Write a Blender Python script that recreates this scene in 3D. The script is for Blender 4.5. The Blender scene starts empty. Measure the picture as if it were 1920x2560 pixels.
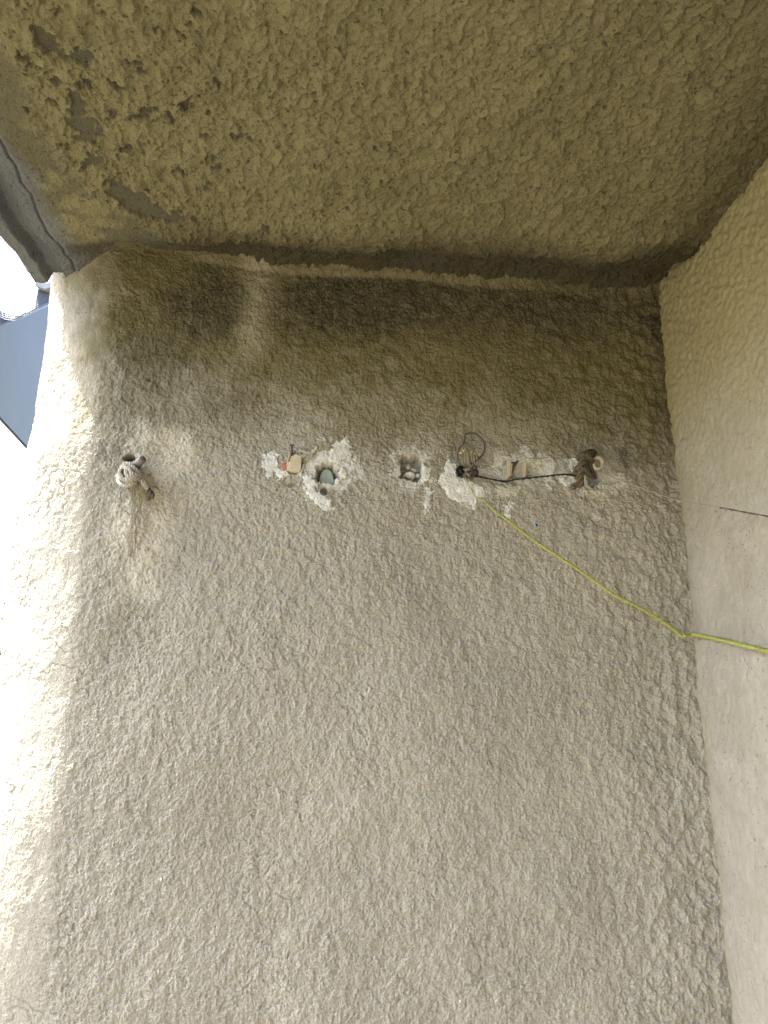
import bpy, math, random
import numpy as np
from math import radians, sin, cos, pi
from mathutils import Vector

# ---------------------------------------------------------------- camera, sky, sun, exposure
scene = bpy.context.scene
PITCH, YAW, DIST, EYE, FOC = radians(15.5), radians(5.1), 1.2, 1.5, 2037.0
fw = Vector((sin(YAW) * cos(PITCH), cos(YAW) * cos(PITCH), sin(PITCH)))
rt = Vector((cos(YAW), -sin(YAW), 0)); up = rt.cross(fw)
EYEP = Vector((0, -DIST, EYE))
cam = bpy.data.objects.new("camera", bpy.data.cameras.new("camera"))
scene.collection.objects.link(cam); scene.camera = cam
cam.data.sensor_fit = 'VERTICAL'; cam.data.sensor_height = 36.0
cam.data.lens = FOC / 2560 * 36.0
cam.data.clip_start = 0.02; cam.data.clip_end = 3000
cam.location = EYEP; cam.rotation_euler = (pi / 2 + PITCH, 0, -YAW)

SUN_EL, SUN_AZ = radians(62), radians(-79)          # azimuth from +Y towards +X
world = bpy.data.worlds.new("World"); scene.world = world; world.use_nodes = True
wn = world.node_tree.nodes; bg = wn["Background"]; bg.inputs[1].default_value = 0.15
sky = wn.new("ShaderNodeTexSky"); sky.sky_type = 'NISHITA'; sky.sun_disc = False
sky.sun_elevation = SUN_EL; sky.sun_rotation = SUN_AZ; sky.air_density = 1.0; sky.dust_density = 4.0; sky.ozone_density = 1.0
world.node_tree.links.new(sky.outputs[0], bg.inputs[0])
sl = bpy.data.lights.new("sun", 'SUN'); sl.energy = 2.2; sl.angle = radians(0.5); sl.color = (1, .96, .88)
sun = bpy.data.objects.new("sun", sl); scene.collection.objects.link(sun)
S = Vector((sin(SUN_AZ) * cos(SUN_EL), cos(SUN_AZ) * cos(SUN_EL), sin(SUN_EL)))
sun.rotation_euler = S.to_track_quat('Z', 'Y').to_euler()
vs = scene.view_settings; vs.view_transform = 'Standard'; vs.look = 'None'; vs.gamma = 1; vs.exposure = 3.42
vs.use_curve_mapping = False
scene.cycles.use_denoising = True
scene.cycles.denoising_prefilter = 'NONE'
scene.cycles.max_bounces = 10; scene.cycles.diffuse_bounces = 8
scene.cycles.sample_clamp_indirect = 6
rnd = random.Random(7)

# ---------------------------------------------------------------- placing: photo point -> point of the place at a given depth
def at(px, py, Y=0.0):
    d = fw * FOC + rt * (px - 960) + up * (1280 - py)
    return EYEP + d * ((Y - EYEP.y) / d.y)
def at_x(px, py, X):
    d = fw * FOC + rt * (px - 960) + up * (1280 - py)
    return EYEP + d * (X / d.x)
def at_z(px, py, Zv):
    d = fw * FOC + rt * (px - 960) + up * (1280 - py)
    return EYEP + d * ((Zv - EYE) / d.z)
def smooth(a, b, v):
    t = np.clip((v - a) / (b - a), 0, 1); return t * t * (3 - 2 * t)

# ---------------------------------------------------------------- noise on arrays
def grad_noise(x, y, seed=0):
    r = np.random.default_rng(seed); ang = r.random((256, 256)) * 2 * pi
    gx, gy = np.cos(ang), np.sin(ang)
    xi, yi = np.floor(x).astype(np.int64), np.floor(y).astype(np.int64)
    fx, fy = x - xi, y - yi
    ux = fx * fx * fx * (fx * (fx * 6 - 15) + 10); uy = fy * fy * fy * (fy * (fy * 6 - 15) + 10)
    def g(i, j):
        a, b = (xi + i) & 255, (yi + j) & 255
        return gx[a, b] * (fx - i) + gy[a, b] * (fy - j)
    a = g(0, 0) * (1 - ux) + g(1, 0) * ux; b = g(0, 1) * (1 - ux) + g(1, 1) * ux
    return (a * (1 - uy) + b * uy) * 1.5
def fbm(x, y, seed=0, octv=3):
    s, a, f = 0, 1.0, 1.0
    for k in range(octv):
        s = s + a * grad_noise(x * f + 17.3 * k, y * f + 5.1 * k, seed + k); a *= .5; f *= 2.03
    return s
def splats(x, y, seed=0, dens=1.0, lo=.3, rad=.85):
    """blobs of thrown mortar: one rounded lump per cell, the highest wins"""
    r = np.random.default_rng(seed); J = r.random((128, 128, 5))
    xi, yi = np.floor(x).astype(np.int64), np.floor(y).astype(np.int64)
    out = np.zeros_like(x)
    for i in (-1, 0, 1):
        for j in (-1, 0, 1):
            c = J[(xi + i) & 127, (yi + j) & 127]
            dx, dy = x - (xi + i + c[..., 0]), y - (yi + j + c[..., 1])
            th = c[..., 2] * pi; st = 1.35
            ddx = dx * np.cos(th) + dy * np.sin(th); ddy = (dy * np.cos(th) - dx * np.sin(th)) * st
            q = 1 - (ddx ** 2 + ddy ** 2) / (rad ** 2)
            hgt = lo + (1 - lo) * c[..., 3]
            v = hgt * np.sqrt(np.clip(q, 0, 1)) * (c[..., 4] < dens)
            out = np.maximum(out, v)
    return out

# ---------------------------------------------------------------- object helpers
def link(o, parent=None):
    scene.collection.objects.link(o)
    if parent is not None:
        o.parent = parent; o.matrix_parent_inverse = parent.matrix_world.inverted() if False else o.matrix_parent_inverse
        o.location = -parent.location
    return o
def tag(o, label=None, cat=None, group=None, kind=None):
    for k, v in (('label', label), ('category', cat), ('group', group), ('kind', kind)):
        if v: o[k] = v
    return o
def thing(name, loc, label, cat, group=None):
    o = bpy.data.objects.new(name, None); o.location = loc; o.empty_display_size = .02
    scene.collection.objects.link(o); return tag(o, label, cat, group)
def mesh_obj(name, verts, faces, mat, parent=None, smooth_=True, attrs=None):
    """verts are in place coordinates"""
    me = bpy.data.meshes.new(name)
    V = np.asarray(verts, dtype=np.float32).reshape(-1, 3)
    if isinstance(faces, np.ndarray):
        n = len(faces); k = faces.shape[1]
        me.vertices.add(len(V)); me.vertices.foreach_set('co', V.ravel())
        me.loops.add(n * k); me.loops.foreach_set('vertex_index', faces.astype(np.int32).ravel())
        me.polygons.add(n); me.polygons.foreach_set('loop_start', np.arange(0, n * k, k, dtype=np.int32))
        me.update(calc_edges=True)
    else:
        me.from_pydata(V.tolist(), [], faces); me.update()
    me.polygons.foreach_set('use_smooth', np.full(len(me.polygons), smooth_))
    if attrs:
        for an, arr in attrs.items():
            a = me.attributes.new(an, 'FLOAT', 'POINT'); a.data.foreach_set('value', np.asarray(arr, dtype=np.float32).ravel())
    me.materials.append(mat)
    o = bpy.data.objects.new(name, me)
    return link(o, parent)
def grid_faces(nu, nv, keep=None, flip=False):
    idx = np.arange(nu * nv).reshape(nu, nv)
    a, b, c, d = idx[:-1, :-1], idx[1:, :-1], idx[1:, 1:], idx[:-1, 1:]
    f = np.stack([a, d, c, b] if flip else [a, b, c, d], -1).reshape(-1, 4)
    if keep is not None:
        k = (keep[:-1, :-1] & keep[1:, :-1] & keep[1:, 1:] & keep[:-1, 1:]).reshape(-1); f = f[k]
    return f
def compact(V, f, attrs):
    used = np.unique(f); m = np.full(len(V), -1); m[used] = np.arange(len(used))
    return V[used], m[f], {k: v.ravel()[used] for k, v in attrs.items()}
def tube(path, rad, n=8, cap=True):
    """verts and faces of a round tube along a path; rad is a number or one per point"""
    P = [Vector(p) for p in path]; N = len(P)
    R = [rad] * N if isinstance(rad, (int, float)) else list(rad)
    T = [(P[min(i + 1, N - 1)] - P[max(i - 1, 0)]).normalized() for i in range(N)]
    nrm = T[0].orthogonal().normalized(); V, Fc = [], []
    for i in range(N):
        nrm = (nrm - T[i] * nrm.dot(T[i])).normalized(); b = T[i].cross(nrm)
        for k in range(n):
            a = 2 * pi * k / n; V.append(P[i] + (nrm * cos(a) + b * sin(a)) * R[i])
    for i in range(N - 1):
        for k in range(n):
            Fc.append((i * n + k, i * n + (k + 1) % n, (i + 1) * n + (k + 1) % n, (i + 1) * n + k))
    if cap: Fc.append(tuple(range(n - 1, -1, -1))); Fc.append(tuple(range((N - 1) * n, N * n)))
    return [tuple(v) for v in V], Fc
def merge(parts):
    V, Fc = [], []
    for v, f in parts:
        o = len(V); V += v; Fc += [tuple(i + o for i in q) for q in f]
    return V, Fc
def spline(pts, n):
    """n points on a smooth curve through pts"""
    P = [Vector(p) for p in pts]; P = [P[0] * 2 - P[1]] + P + [P[-1] * 2 - P[-2]]
    out = []
    m = len(P) - 3
    for k in range(n):
        t = k / (n - 1) * m; i = min(int(t), m - 1); t -= i
        a, b, c, d = P[i:i + 4]
        out.append(.5 * ((2 * b) + (c - a) * t + (2 * a - 5 * b + 4 * c - d) * t * t + (3 * b - a - 3 * c + d) * t ** 3))
    return out
def twisted(path, rad, strands=3, pitch=.012, n=6, jit=0.0, seed=1):
    """strands laid round each other along the path"""
    r = random.Random(seed); N = len(path); P = [Vector(p) for p in path]
    R = [rad] * N if isinstance(rad, (int, float)) else list(rad)
    T = [(P[min(i + 1, N - 1)] - P[max(i - 1, 0)]).normalized() for i in range(N)]
    nr = T[0].orthogonal().normalized(); frames, L, acc = [], [0], 0
    for i in range(N):
        nr = (nr - T[i] * nr.dot(T[i])).normalized(); frames.append((nr.copy(), T[i].cross(nr)))
        if i: acc += (P[i] - P[i - 1]).length; L.append(acc)
    out = []
    for s in range(strands):
        q = []
        for i in range(N):
            a = 2 * pi * (s / strands + L[i] / pitch)
            o = frames[i][0] * cos(a) + frames[i][1] * sin(a)
            q.append(P[i] + o * R[i] * .54 + Vector([r.uniform(-jit, jit) for _ in range(3)]))
        out.append(tube(q, [x * .48 for x in R], n))
    return out
def lump(center, size, seed, rough=.25, n=10, flat=None):
    """an irregular stone-like solid"""
    r = random.Random(seed); V, Fc = [], []
    ph = [(Vector((r.gauss(0, 1), r.gauss(0, 1), r.gauss(0, 1))).normalized(), r.uniform(-rough, rough)) for _ in range(9)]
    m = n * 2
    for i in range(n + 1):
        for k in range(m):
            a, b = pi * i / n, 2 * pi * k / m
            d = Vector((sin(a) * cos(b), sin(a) * sin(b), cos(a)))
            s = 1 + sum(w * max(0, d.dot(p)) ** 3 for p, w in ph)
            V.append(tuple(Vector(center) + Vector((d.x * size[0], d.y * size[1], d.z * size[2])) * s))
    for i in range(n):
        for k in range(m):
            Fc.append((i * m + k, i * m + (k + 1) % m, (i + 1) * m + (k + 1) % m, (i + 1) * m + k))
    return V, Fc
def prism(poly, front, back, bevel=.0008):
    """a slab whose outline is poly (x, z), from y=front to y=back, with a bevelled front edge"""
    cx = sum(p[0] for p in poly) / len(poly); cz = sum(p[1] for p in poly) / len(poly); n = len(poly)
    def inset(p):
        v = Vector((p[0] - cx, p[1] - cz)); l = v.length; return (cx + v.x * (1 - bevel / l), cz + v.y * (1 - bevel / l))
    V = [(inset(p)[0], front, inset(p)[1]) for p in poly] + [(p[0], front + bevel, p[1]) for p in poly] + [(p[0], back, p[1]) for p in poly]
    Fc = [tuple(range(n))] + [tuple(range(3 * n - 1, 2 * n - 1, -1))]
    for a in (0, n):
        for i in range(n): Fc.append((a + i, a + n + i, a + n + (i + 1) % n, a + (i + 1) % n))
    return V, Fc

# ---------------------------------------------------------------- materials
class M:
    """small wrapper for node materials"""
    def __init__(s, name, rough=.9, spec=.2):
        s.m = bpy.data.materials.new(name); s.m.use_nodes = True; s.t = s.m.node_tree; s.b = s.t.nodes["Principled BSDF"]
        s.b.inputs["Roughness"].default_value = rough; s.b.inputs["Specular IOR Level"].default_value = spec
    def n(s, typ, **kw):
        x = s.t.nodes.new(typ)
        for k, v in kw.items():
            if k.startswith('i_'): x.inputs[k[2:].replace('_', ' ')].default_value = v
            else: setattr(x, k, v)
        return x
    def l(s, a, b): s.t.links.new(a, b)
    def geo(s, scale=1.0):
        return s.n("ShaderNodeNewGeometry").outputs["Position"]
    def noise(s, vec, scale, detail=4, rough=.6):
        x = s.n("ShaderNodeTexNoise"); x.inputs["Scale"].default_value = scale; x.inputs["Detail"].default_value = detail
        x.inputs["Roughness"].default_value = rough; s.l(vec, x.inputs["Vector"]); return x.outputs["Fac"]
    def ramp(s, fac, a, b, lo=0, hi=1):
        x = s.n("ShaderNodeMapRange"); x.inputs[1].default_value = a; x.inputs[2].default_value = b
        x.inputs[3].default_value = lo; x.inputs[4].default_value = hi; s.l(fac, x.inputs[0]); return x.outputs[0]
    def mix(s, fac, a, b, mode='MIX'):
        x = s.n("ShaderNodeMix", data_type='RGBA', blend_type=mode)
        for sock, v in ((x.inputs[0], fac), (x.inputs[6], a), (x.inputs[7], b)):
            if isinstance(v, (tuple, list)): sock.default_value = (*v, 1) if len(v) == 3 else v
            elif isinstance(v, (int, float)): sock.default_value = v
            else: s.l(v, sock)
        return x.outputs[2]
    def attr(s, name): return s.n("ShaderNodeAttribute", attribute_name=name).outputs["Fac"]
    def col(s, c):
        if isinstance(c, tuple): s.b.inputs["Base Color"].default_value = (*c, 1)
        else: s.l(c, s.b.inputs["Base Color"])
    def bump(s, fac, strength, dist, prev=None):
        x = s.n("ShaderNodeBump"); x.inputs["Strength"].default_value = strength; x.inputs["Distance"].default_value = dist
        s.l(fac, x.inputs["Height"])
        if prev is not None: s.l(prev, x.inputs["Normal"])
        s.l(x.outputs[0], s.b.inputs["Normal"]); return x.outputs[0]
def plain(name, c, rough=.85, vary=.25, scale=300, bump=.0006, spec=.25, metal=0):
    m = M(name, rough, spec); g = m.geo(); f = m.noise(g, scale)
    m.col(m.mix(m.ramp(f, .3, .7), tuple(x * (1 - vary) for x in c), tuple(min(1, x * (1 + vary)) for x in c)))
    m.bump(m.noise(g, scale * 1.7), .6, bump); m.b.inputs["Metallic"].default_value = metal
    return m.m

def render_coat_material():
    m = M("beige_roughcast", .93, .15); g = m.geo()
    big = m.noise(g, 6, 3); mid = m.noise(g, 45, 4); fine = m.noise(g, 420, 3)
    c = m.mix(m.ramp(big, .35, .65), (.330, .301, .236), (.390, .356, .284))
    c = m.mix(m.ramp(mid, .35, .75, 0, .35), c, (.27, .235, .18))
    c = m.mix(m.ramp(fine, .35, .65, .0, .5), c, (.45, .42, .34))
    c = m.mix(m.ramp(m.noise(g, 620, 2, .6), .52, .66, .0, .5), c, (.17, .15, .10))
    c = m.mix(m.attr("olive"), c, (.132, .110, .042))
    k = m.n("ShaderNodeMath", operation='MULTIPLY'); m.l(m.attr("mildew_shade"), k.inputs[0]); m.l(m.ramp(m.noise(g, 210, 4, .75), .38, .60, .35, 1.35), k.inputs[1])
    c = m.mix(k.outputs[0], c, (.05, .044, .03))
    c = m.mix(m.attr("pale"), c, (.58, .53, .42))
    c = m.mix(m.attr("chalk"), c, (.60, .58, .53))
    sp = m.noise(g, 260, 2, .5)
    c = m.mix(m.ramp(sp, .70, .76, 0, .5), c, (.12, .10, .07))
    m.col(c)
    b1 = m.bump(m.noise(g, 360, 4, .7), 1.0, .0034)
    m.bump(m.noise(g, 900, 3, .7), .7, .0010, b1)
    return m.m
def ceiling_material():
    m = M("olive_stucco", .93, .15); g = m.geo()
    big = m.noise(g, 7, 3); mid = m.noise(g, 60, 4); fine = m.noise(g, 500, 3)
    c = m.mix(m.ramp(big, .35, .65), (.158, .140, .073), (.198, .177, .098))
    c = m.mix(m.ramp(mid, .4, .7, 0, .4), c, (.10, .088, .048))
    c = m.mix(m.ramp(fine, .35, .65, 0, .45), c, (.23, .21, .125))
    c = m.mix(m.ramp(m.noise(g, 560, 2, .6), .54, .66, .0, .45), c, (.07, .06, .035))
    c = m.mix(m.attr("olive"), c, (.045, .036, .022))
    c = m.mix(m.attr("mildew_shade"), c, (.06, .057, .048))
    c = m.mix(m.attr("bare"), c, (.092, .084, .058))
    c = m.mix(m.attr("edge"), c, (.12, .13, .155))
    sp = m.noise(g, 150, 3, .6)
    c = m.mix(m.ramp(sp, .62, .67, 0, .75), c, (.035, .03, .02))
    m.col(c)
    b1 = m.bump(m.noise(g, 300, 4, .7), 1.0, .0034)
    m.bump(m.noise(g, 800, 3, .7), .5, .0008, b1)
    return m.m
def smooth_wall_material():
    m = M("smooth_render", .9, .2); g = m.geo()
    big = m.noise(g, 9, 3); fine = m.noise(g, 500, 3)
    c = m.mix(m.ramp(big, .35, .65), (.29, .26, .205), (.35, .317, .258))
    c = m.mix(m.ramp(m.noise(g, 38, 4, .7), .42, .68, 0, .6), c, (.23, .20, .15))
    c = m.mix(m.ramp(fine, .35, .7, 0, .4), c, (.28, .245, .19))
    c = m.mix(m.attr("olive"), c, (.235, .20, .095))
    sp = m.noise(g, 230, 2, .5); zone = m.noise(g, 14, 2)
    k = m.n("ShaderNodeMath", operation='MULTIPLY'); m.l(m.ramp(sp, .64, .70, 0, .9), k.inputs[0]); m.l(m.ramp(zone, .4, .6, .25, 1), k.inputs[1])
    c = m.mix(k.outputs[0], c, (.13, .11, .08))
    m.col(c); b1 = m.bump(m.noise(g, 200, 4, .65), .6, .002); m.bump(m.noise(g, 700, 4, .6), .5, .0008, b1)
    return m.m
MAT = {
    'wall': render_coat_material(), 'ceil': ceiling_material(), 'smooth': smooth_wall_material(),
    'plaster': plain("white_plaster", (.47, .46, .415), .95, .25, 90, .0007),
    'plaster_grey': plain("grey_plaster", (.34, .325, .26), .95, .2, 90, .0006),
    'stone': plain("grey_green_stone", (.27, .31, .25), .9, .10, 300, .0005),
    'brick': plain("red_brick", (.36, .13, .07), .95, .2, 500, .0005),
    'beige': plain("beige_plastic", (.42, .35, .25), .6, .12, 200, .0004),
    'rust': plain("rusty_steel", (.06, .042, .034), .75, .4, 350, .0005, .4),
    'rod': plain("old_rod", (.12, .095, .09), .6, .25, 250, .0003, .4),
    'rope': plain("grey_rope", (.29, .265, .215), .95, .35, 500, .0006),
    'rope_dark': plain("dirty_rope", (.10, .085, .065), .95, .4, 600, .0006),
    'rope_brown': plain("brown_rope", (.085, .065, .038), .95, .4, 450, .0008),
    'fray': plain("straw_threads", (.22, .18, .12), .95, .3, 400, .0003),
    'back': plain("brown_blocker", (.13, .11, .09), .8, .2, 8),  # for the added rear wall, kept dark to cut bounce light
    'black': plain("black_cord", (.018, .022, .020), .9, .4, 500, .0005),
    'lime': plain("lime_cord", (.28, .285, .075), .6, .45, 420, .0004, .4),
    'straw': plain("yellow_straw", (.42, .35, .16), .9, .3, 400, .0006),
    'ring': plain("cream_tube", (.40, .38, .31), .7, .1, 300, .0004),
    'anchor': plain("grey_anchor", (.26, .28, .30), .55, .15, 400, .0002),
    'dark': plain("hollow_shade", (.015, .014, .012), .95, .2),
    'panel': plain("blue_grey_sheet", (.052, .057, .060), .55, .06, 12, .0004, .4),
    'rim': plain("lit_sheet_rim", (.09, .10, .11), .5, .05, 12, .0004, .4),  # sheet colour lightened to paint the light caught on the rim
    'concrete': plain("grey_concrete", (.22, .22, .22), .95, .25, 40, .002),
    'cloth': plain("grey_cloth", (.06, .065, .08), .9, .2, 60, .001),
    'net': plain("pale_net", (.16, .17, .19), .8, .15, 200, .0004),
    'thread': plain("grey_thread", (.30, .27, .20), .8, .1, 300, .0002),
    'floor': plain("tan_floor", (.20, .17, .12), .7, .12, 20, .001),
    'bark': plain("bark", (.12, .09, .06), .95, .3, 40, .01),
    'leaf': plain("leaf", (.09, .17, .02), .6, .35, 3, .002),
    'grass': plain("grass_ground", (.13, .12, .08), .95, .3, .5, .02),
}

# ---------------------------------------------------------------- the rough back wall
XC, XR, XE, ZCEIL = -.33, .581, -.445, 2.222        # crease, right corner, outer edge, ceiling level
CHAL = []                                             # chalky halo regions: centre px, radii
HOLES = [  # (photo x, y, half width mm, half height mm, depth mm, squareness, tilt, wobble seed)
    (817, 1184, 19, 18, 34, 2.2, 0, 3), (1029, 1170, 18, 21, 26, 6, 0, 5), (810, 1229, 6, 7, 12, 2, 0, 7),
    (325, 1148, 9, 7, 22, 2, 0, 9), (1153, 1179, 9, 10, 14, 2, 0, 11), (1300, 1176, 36, 14, 7, 5, 0, 13),
    (1482, 1196, 13, 17, 12, 2.2, 0, 17), (1343, 1312, 3.4, 3.4, 12, 2, 0, 19), (740, 1166, 17, 16, 5, 2.5, 0, 21),
    (730, 1212, 11, 4, 5, 2, 0, 23)]
def hole_field(x, z):
    d = np.zeros_like(x)
    for (px, py, a, b, dep, sq, ti, sd) in HOLES:
        c = at(px, py)
        m = (abs(x - c.x) < a * .0022) & (abs(z - c.z) < b * .0022)
        if not m.any(): continue
        dx, dz = (x[m] - c.x) / (a / 1000), (z[m] - c.z) / (b / 1000)
        w = fbm(x[m] * 90, z[m] * 90, sd, 3) * .22 if a > 4 else 0
        r = (abs(dx) ** sq + abs(dz) ** sq) ** (1 / sq) + w
        prof = 1 - smooth(.78 if sq == 6 else .62 if dep > 8 else .5, 1.0, r)
        dd = prof * dep / 1000
        if dep > 8 and a > 4: dd = dd * (1 + .25 * fbm(x[m] * 150, z[m] * 150, sd + 1, 2))
        d[m] = np.maximum(d[m], dd)
    return d
def macro(x, z):
    h = fbm(x * 3.1 + 4, z * 2.7, 40, 2) * .008 + fbm(x * 11, z * 9, 43, 2) * .0022
    # a worn ridge left of the rod, running down
    rx = -.262 + .02 * np.sin(z * 7) + .012 * fbm(z * 14, x * 0 + 2, 44, 2) + (1.93 - z) * -.02
    h = h + .006 * (smooth(rx + .02, rx - .015, x)) * smooth(1.5, 1.75, z) * (1 - smooth(1.93, 1.99, z))
    h = h + .004 * np.exp(-((x - (-.10 + (z - 2.1) * .05)) / .022) ** 2) * smooth(2.0, 2.12, z)      # drip rib below the seam
    # ledge of mortar under the ceiling
    led = smooth(-.25, -.16, x) * (1 - smooth(.16, .4, x) * .75)
    zl = seam(x) - .006 + .003 * fbm(x * 30, x * 0 + 1, 46, 2)
    h = h + .004 * led * smooth(zl - .005, zl + .004, z)
    h = h + .030 * smooth(zl + .0, zl + .03, z) * smooth(-.43, -.3, x) * .4
    return h
def seam(x):
    return np.interp(x, [-.5, -.44, -.40, -.35, -.30, -.2, -.1, .2, .58, .7], [2.235, 2.235, 2.242, 2.262, 2.272, 2.262, 2.249, 2.243, 2.235, 2.232])
def coat(x, z):
    """roughcast relief"""
    wx = x + fbm(x * 60, z * 60, 50, 2) * .0022; wz = z + fbm(x * 60 + 9, z * 60 + 4, 52, 2) * .0022
    zone = np.clip(.75 + .8 * fbm(x * 6, z * 6, 54, 3), .2, 1.6)
    up_ = smooth(1.75, 2.15, z) * smooth(-.2, .3, x)
    rgt = smooth(.36, .56, x); fin = .30 + .70 * smooth(XC - .02, XC + .03, x)
    a = splats(wx / .0054, wz / .0060, 56, .85) * (.0021) * fin
    b = splats(wx / .015, wz / .017, 57, .42, .2) * (.0015 + .0016 * rgt + .0012 * up_) * fin
    c = fbm(x * 330, z * 310, 58, 2) * .0013 * fin
    d = fbm(wx * 75, wz * 60, 59, 3) * (.0014 + .0016 * rgt)
    cr = -np.clip(1 - abs(fbm(x * 26 + z * 9, z * 30, 60, 3)) * 9, 0, 1) * .0012 * smooth(.0, .4, fbm(x * 9, z * 9, 61, 2))
    lowr = .62 + .38 * smooth(1.45, 1.95, z)
    return a * lowr + b * zone / .75 * lowr + c + d * np.where(x > XC, 1, .5) + cr * 1.5
PATCHES = []
def wall_h(x, z):
    x = np.asarray(x, float); z = np.asarray(z, float)
    pl = np.zeros_like(x)                       # trowelled zones round the holes: relief is smoother there
    for (px, py, rx_, rz_) in ((820, 1182, 60, 45), (1025, 1172, 48, 52), (1310, 1180, 80, 40), (1490, 1190, 60, 40), (1180, 1190, 40, 50)):
        c = at(px, py); q = ((x - c.x) / (rx_ * .00061)) ** 2 + ((z - c.z) / (rz_ * .00061)) ** 2
        pl = np.maximum(pl, 1 - smooth(.5, 1.2, q + .5 * fbm(x * 60, z * 60, 70, 2)))
    return macro(x, z) + coat(x, z) * (1 - .55 * pl) - .001 * pl - hole_field(x, z)
PS = np.linspace(0, .6, 2401)
PA0 = radians(18) * np.clip(PS / .014, 0, 1) + radians(30) * np.clip((PS - .01) / .11, 0, 1)
def run(A):
    d = PS[1]; return XC - np.concatenate([[0], np.cumsum(np.cos(A[:-1]) * d)]), np.concatenate([[0], np.cumsum(np.sin(A[:-1]) * d)])
PX, PY = run(PA0); CORNER = PS[np.argmax(PX < -.356 * (1.2 + PY))]
PA = np.where(PS > CORNER, np.minimum(PA0 + (PS - CORNER) / .014, pi / 2), PA0); PX, PY = run(PA)
def wall_xy(u, h, z):
    """profile of the wall in plan: flat, then a worn chamfer turning to the outside, then the outer face"""
    x = np.where(u > XC, u, 0.0); y = np.zeros_like(u)
    s = XC - u; m = u <= XC
    x = np.where(m, np.interp(s, PS, PX), x); y = np.where(m, np.interp(s, PS, PY), y)
    A = np.interp(s, PS, PA); nx = np.where(m, -np.sin(A), 0); ny = np.where(m, -np.cos(A), -1)
    return x + nx * h, y * (.45 + .55 * smooth(1.15, 1.75, z)) + ny * h
def seq(*seg):
    out = []
    for a, b, st in seg:
        n = max(2, int(round((b - a) / st)) + 1); out.append(np.linspace(a, b, n)[:-1])
    return np.concatenate(out + [[seg[-1][1]]])
def blob(x, z, px, py, rx_, rz_, soft=.5, seed=1, amp=.4, fr=18):
    c = at(px, py); q = np.sqrt(((x - c.x) / (rx_ * .00062)) ** 2 + ((z - c.z) / (rz_ * .00062)) ** 2)
    return 1 - smooth(1 - soft, 1 + soft, q + amp * fbm(x * fr, z * fr, seed, 4))
us = seq((-.80, -.56, .01), (-.56, -.50, .003), (-.50, .62, .00125))
zs = seq((-.02, 1.06, .012), (1.06, 1.845, .00135), (1.845, 1.97, .0010), (1.97, 2.31, .00135))
U, Zg = np.meshgrid(us, zs, indexing='ij')
H = wall_h(U, Zg)
X_, Y_ = wall_xy(U, H, Zg)
n1 = fbm(U * 12, Zg * 12, 80, 4); n2 = fbm(U * 45, Zg * 45, 82, 3)
olive = smooth(1.88, 2.11, Zg + .05 * n1 + .10 * np.clip(U, -.1, .5)) * smooth(-.41, -.30, U + .04 * n1) * .88  # stain plus light falloff towards the ceiling, put into the colour
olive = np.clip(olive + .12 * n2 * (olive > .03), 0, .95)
mil_shade = .72 * blob(U, Zg, 530, 755, 115, 95, .6, 3, .25, 12) + .85 * blob(U, Zg, 850, 765, 190, 95, .7, 4, .2, 10) + .65 * blob(U, Zg, 1330, 770, 440, 95, .8, 5, .2, 8)  # mildew blotches, strengthened to carry the light falloff under the ceiling
mil_shade += .28 * blob(U, Zg, 160, 745, 110, 70, .7, 2, .3) + .3 * blob(U, Zg, 380, 880, 110, 130, .6, 6) + .35 * blob(U, Zg, 288, 1130, 40, 35, .6, 8) + .3 * blob(U, Zg, 560, 1000, 60, 45, .8, 9)  # first blob paints the slab's shade grey on the chamfer top
mil_shade += .5 * blob(U, Zg, 1560, 1150, 30, 30, .7, 10) + .3 * blob(U, Zg, 1660, 950, 40, 260, .6, 11)
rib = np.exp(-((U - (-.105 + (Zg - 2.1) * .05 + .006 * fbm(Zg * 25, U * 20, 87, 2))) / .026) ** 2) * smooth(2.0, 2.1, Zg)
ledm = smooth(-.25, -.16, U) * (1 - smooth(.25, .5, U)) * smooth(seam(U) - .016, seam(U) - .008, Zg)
mil_shade = np.clip(mil_shade * (1 + .35 * n2) * (1 - .8 * rib) * (1 - .85 * ledm), 0, .85)
pale = .95 * blob(U, Zg, 405, 1125, 75, 62, .5, 12) + .8 * blob(U, Zg, 352, 1330, 62, 170, .55, 13) + .35 * blob(U, Zg, 445, 1230, 60, 90, .6, 14) + .30 * rib * smooth(2.05, 2.12, Zg) + .08 * ledm
chalk = np.zeros_like(U)
for (px, py, a, b, s_) in ((830, 1175, 62, 52, .9), (1026, 1172, 50, 52, .7), (1310, 1175, 92, 46, .7), (1490, 1200, 70, 42, .6), (1400, 1168, 60, 20, .35), (1175, 1215, 48, 50, .6), (365, 1195, 22, 30, .5)):
    chalk = np.maximum(chalk, s_ * blob(U, Zg, px, py, a, b, .25, 20, .55, 50))
V = np.stack([X_, Y_, Zg], -1).reshape(-1, 3)
back_wall = thing("back_wall", (0, 0, 0), "rough beige roughcast end wall with chipped holes across its middle, green-stained, with light falloff painted in, below the ceiling", "wall")
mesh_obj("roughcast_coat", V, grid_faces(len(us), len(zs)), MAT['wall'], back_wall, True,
         dict(olive=olive, mildew_shade=mil_shade, pale=np.clip(pale, 0, .85), chalk=np.clip(chalk, 0, .9)))
del V, X_, Y_, H, U, Zg

def wy(px, py, off=0.0):
    """point on the wall's real surface below a photo point"""
    p = at(px, py); h = float(wall_h(np.array([p.x]), np.array([p.z]))[0]); return at(px, py, -h - off)
def flat_y(px, py):
    p = at(px, py); return -float(macro(np.array([p.x]), np.array([p.z]))[0])

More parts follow.
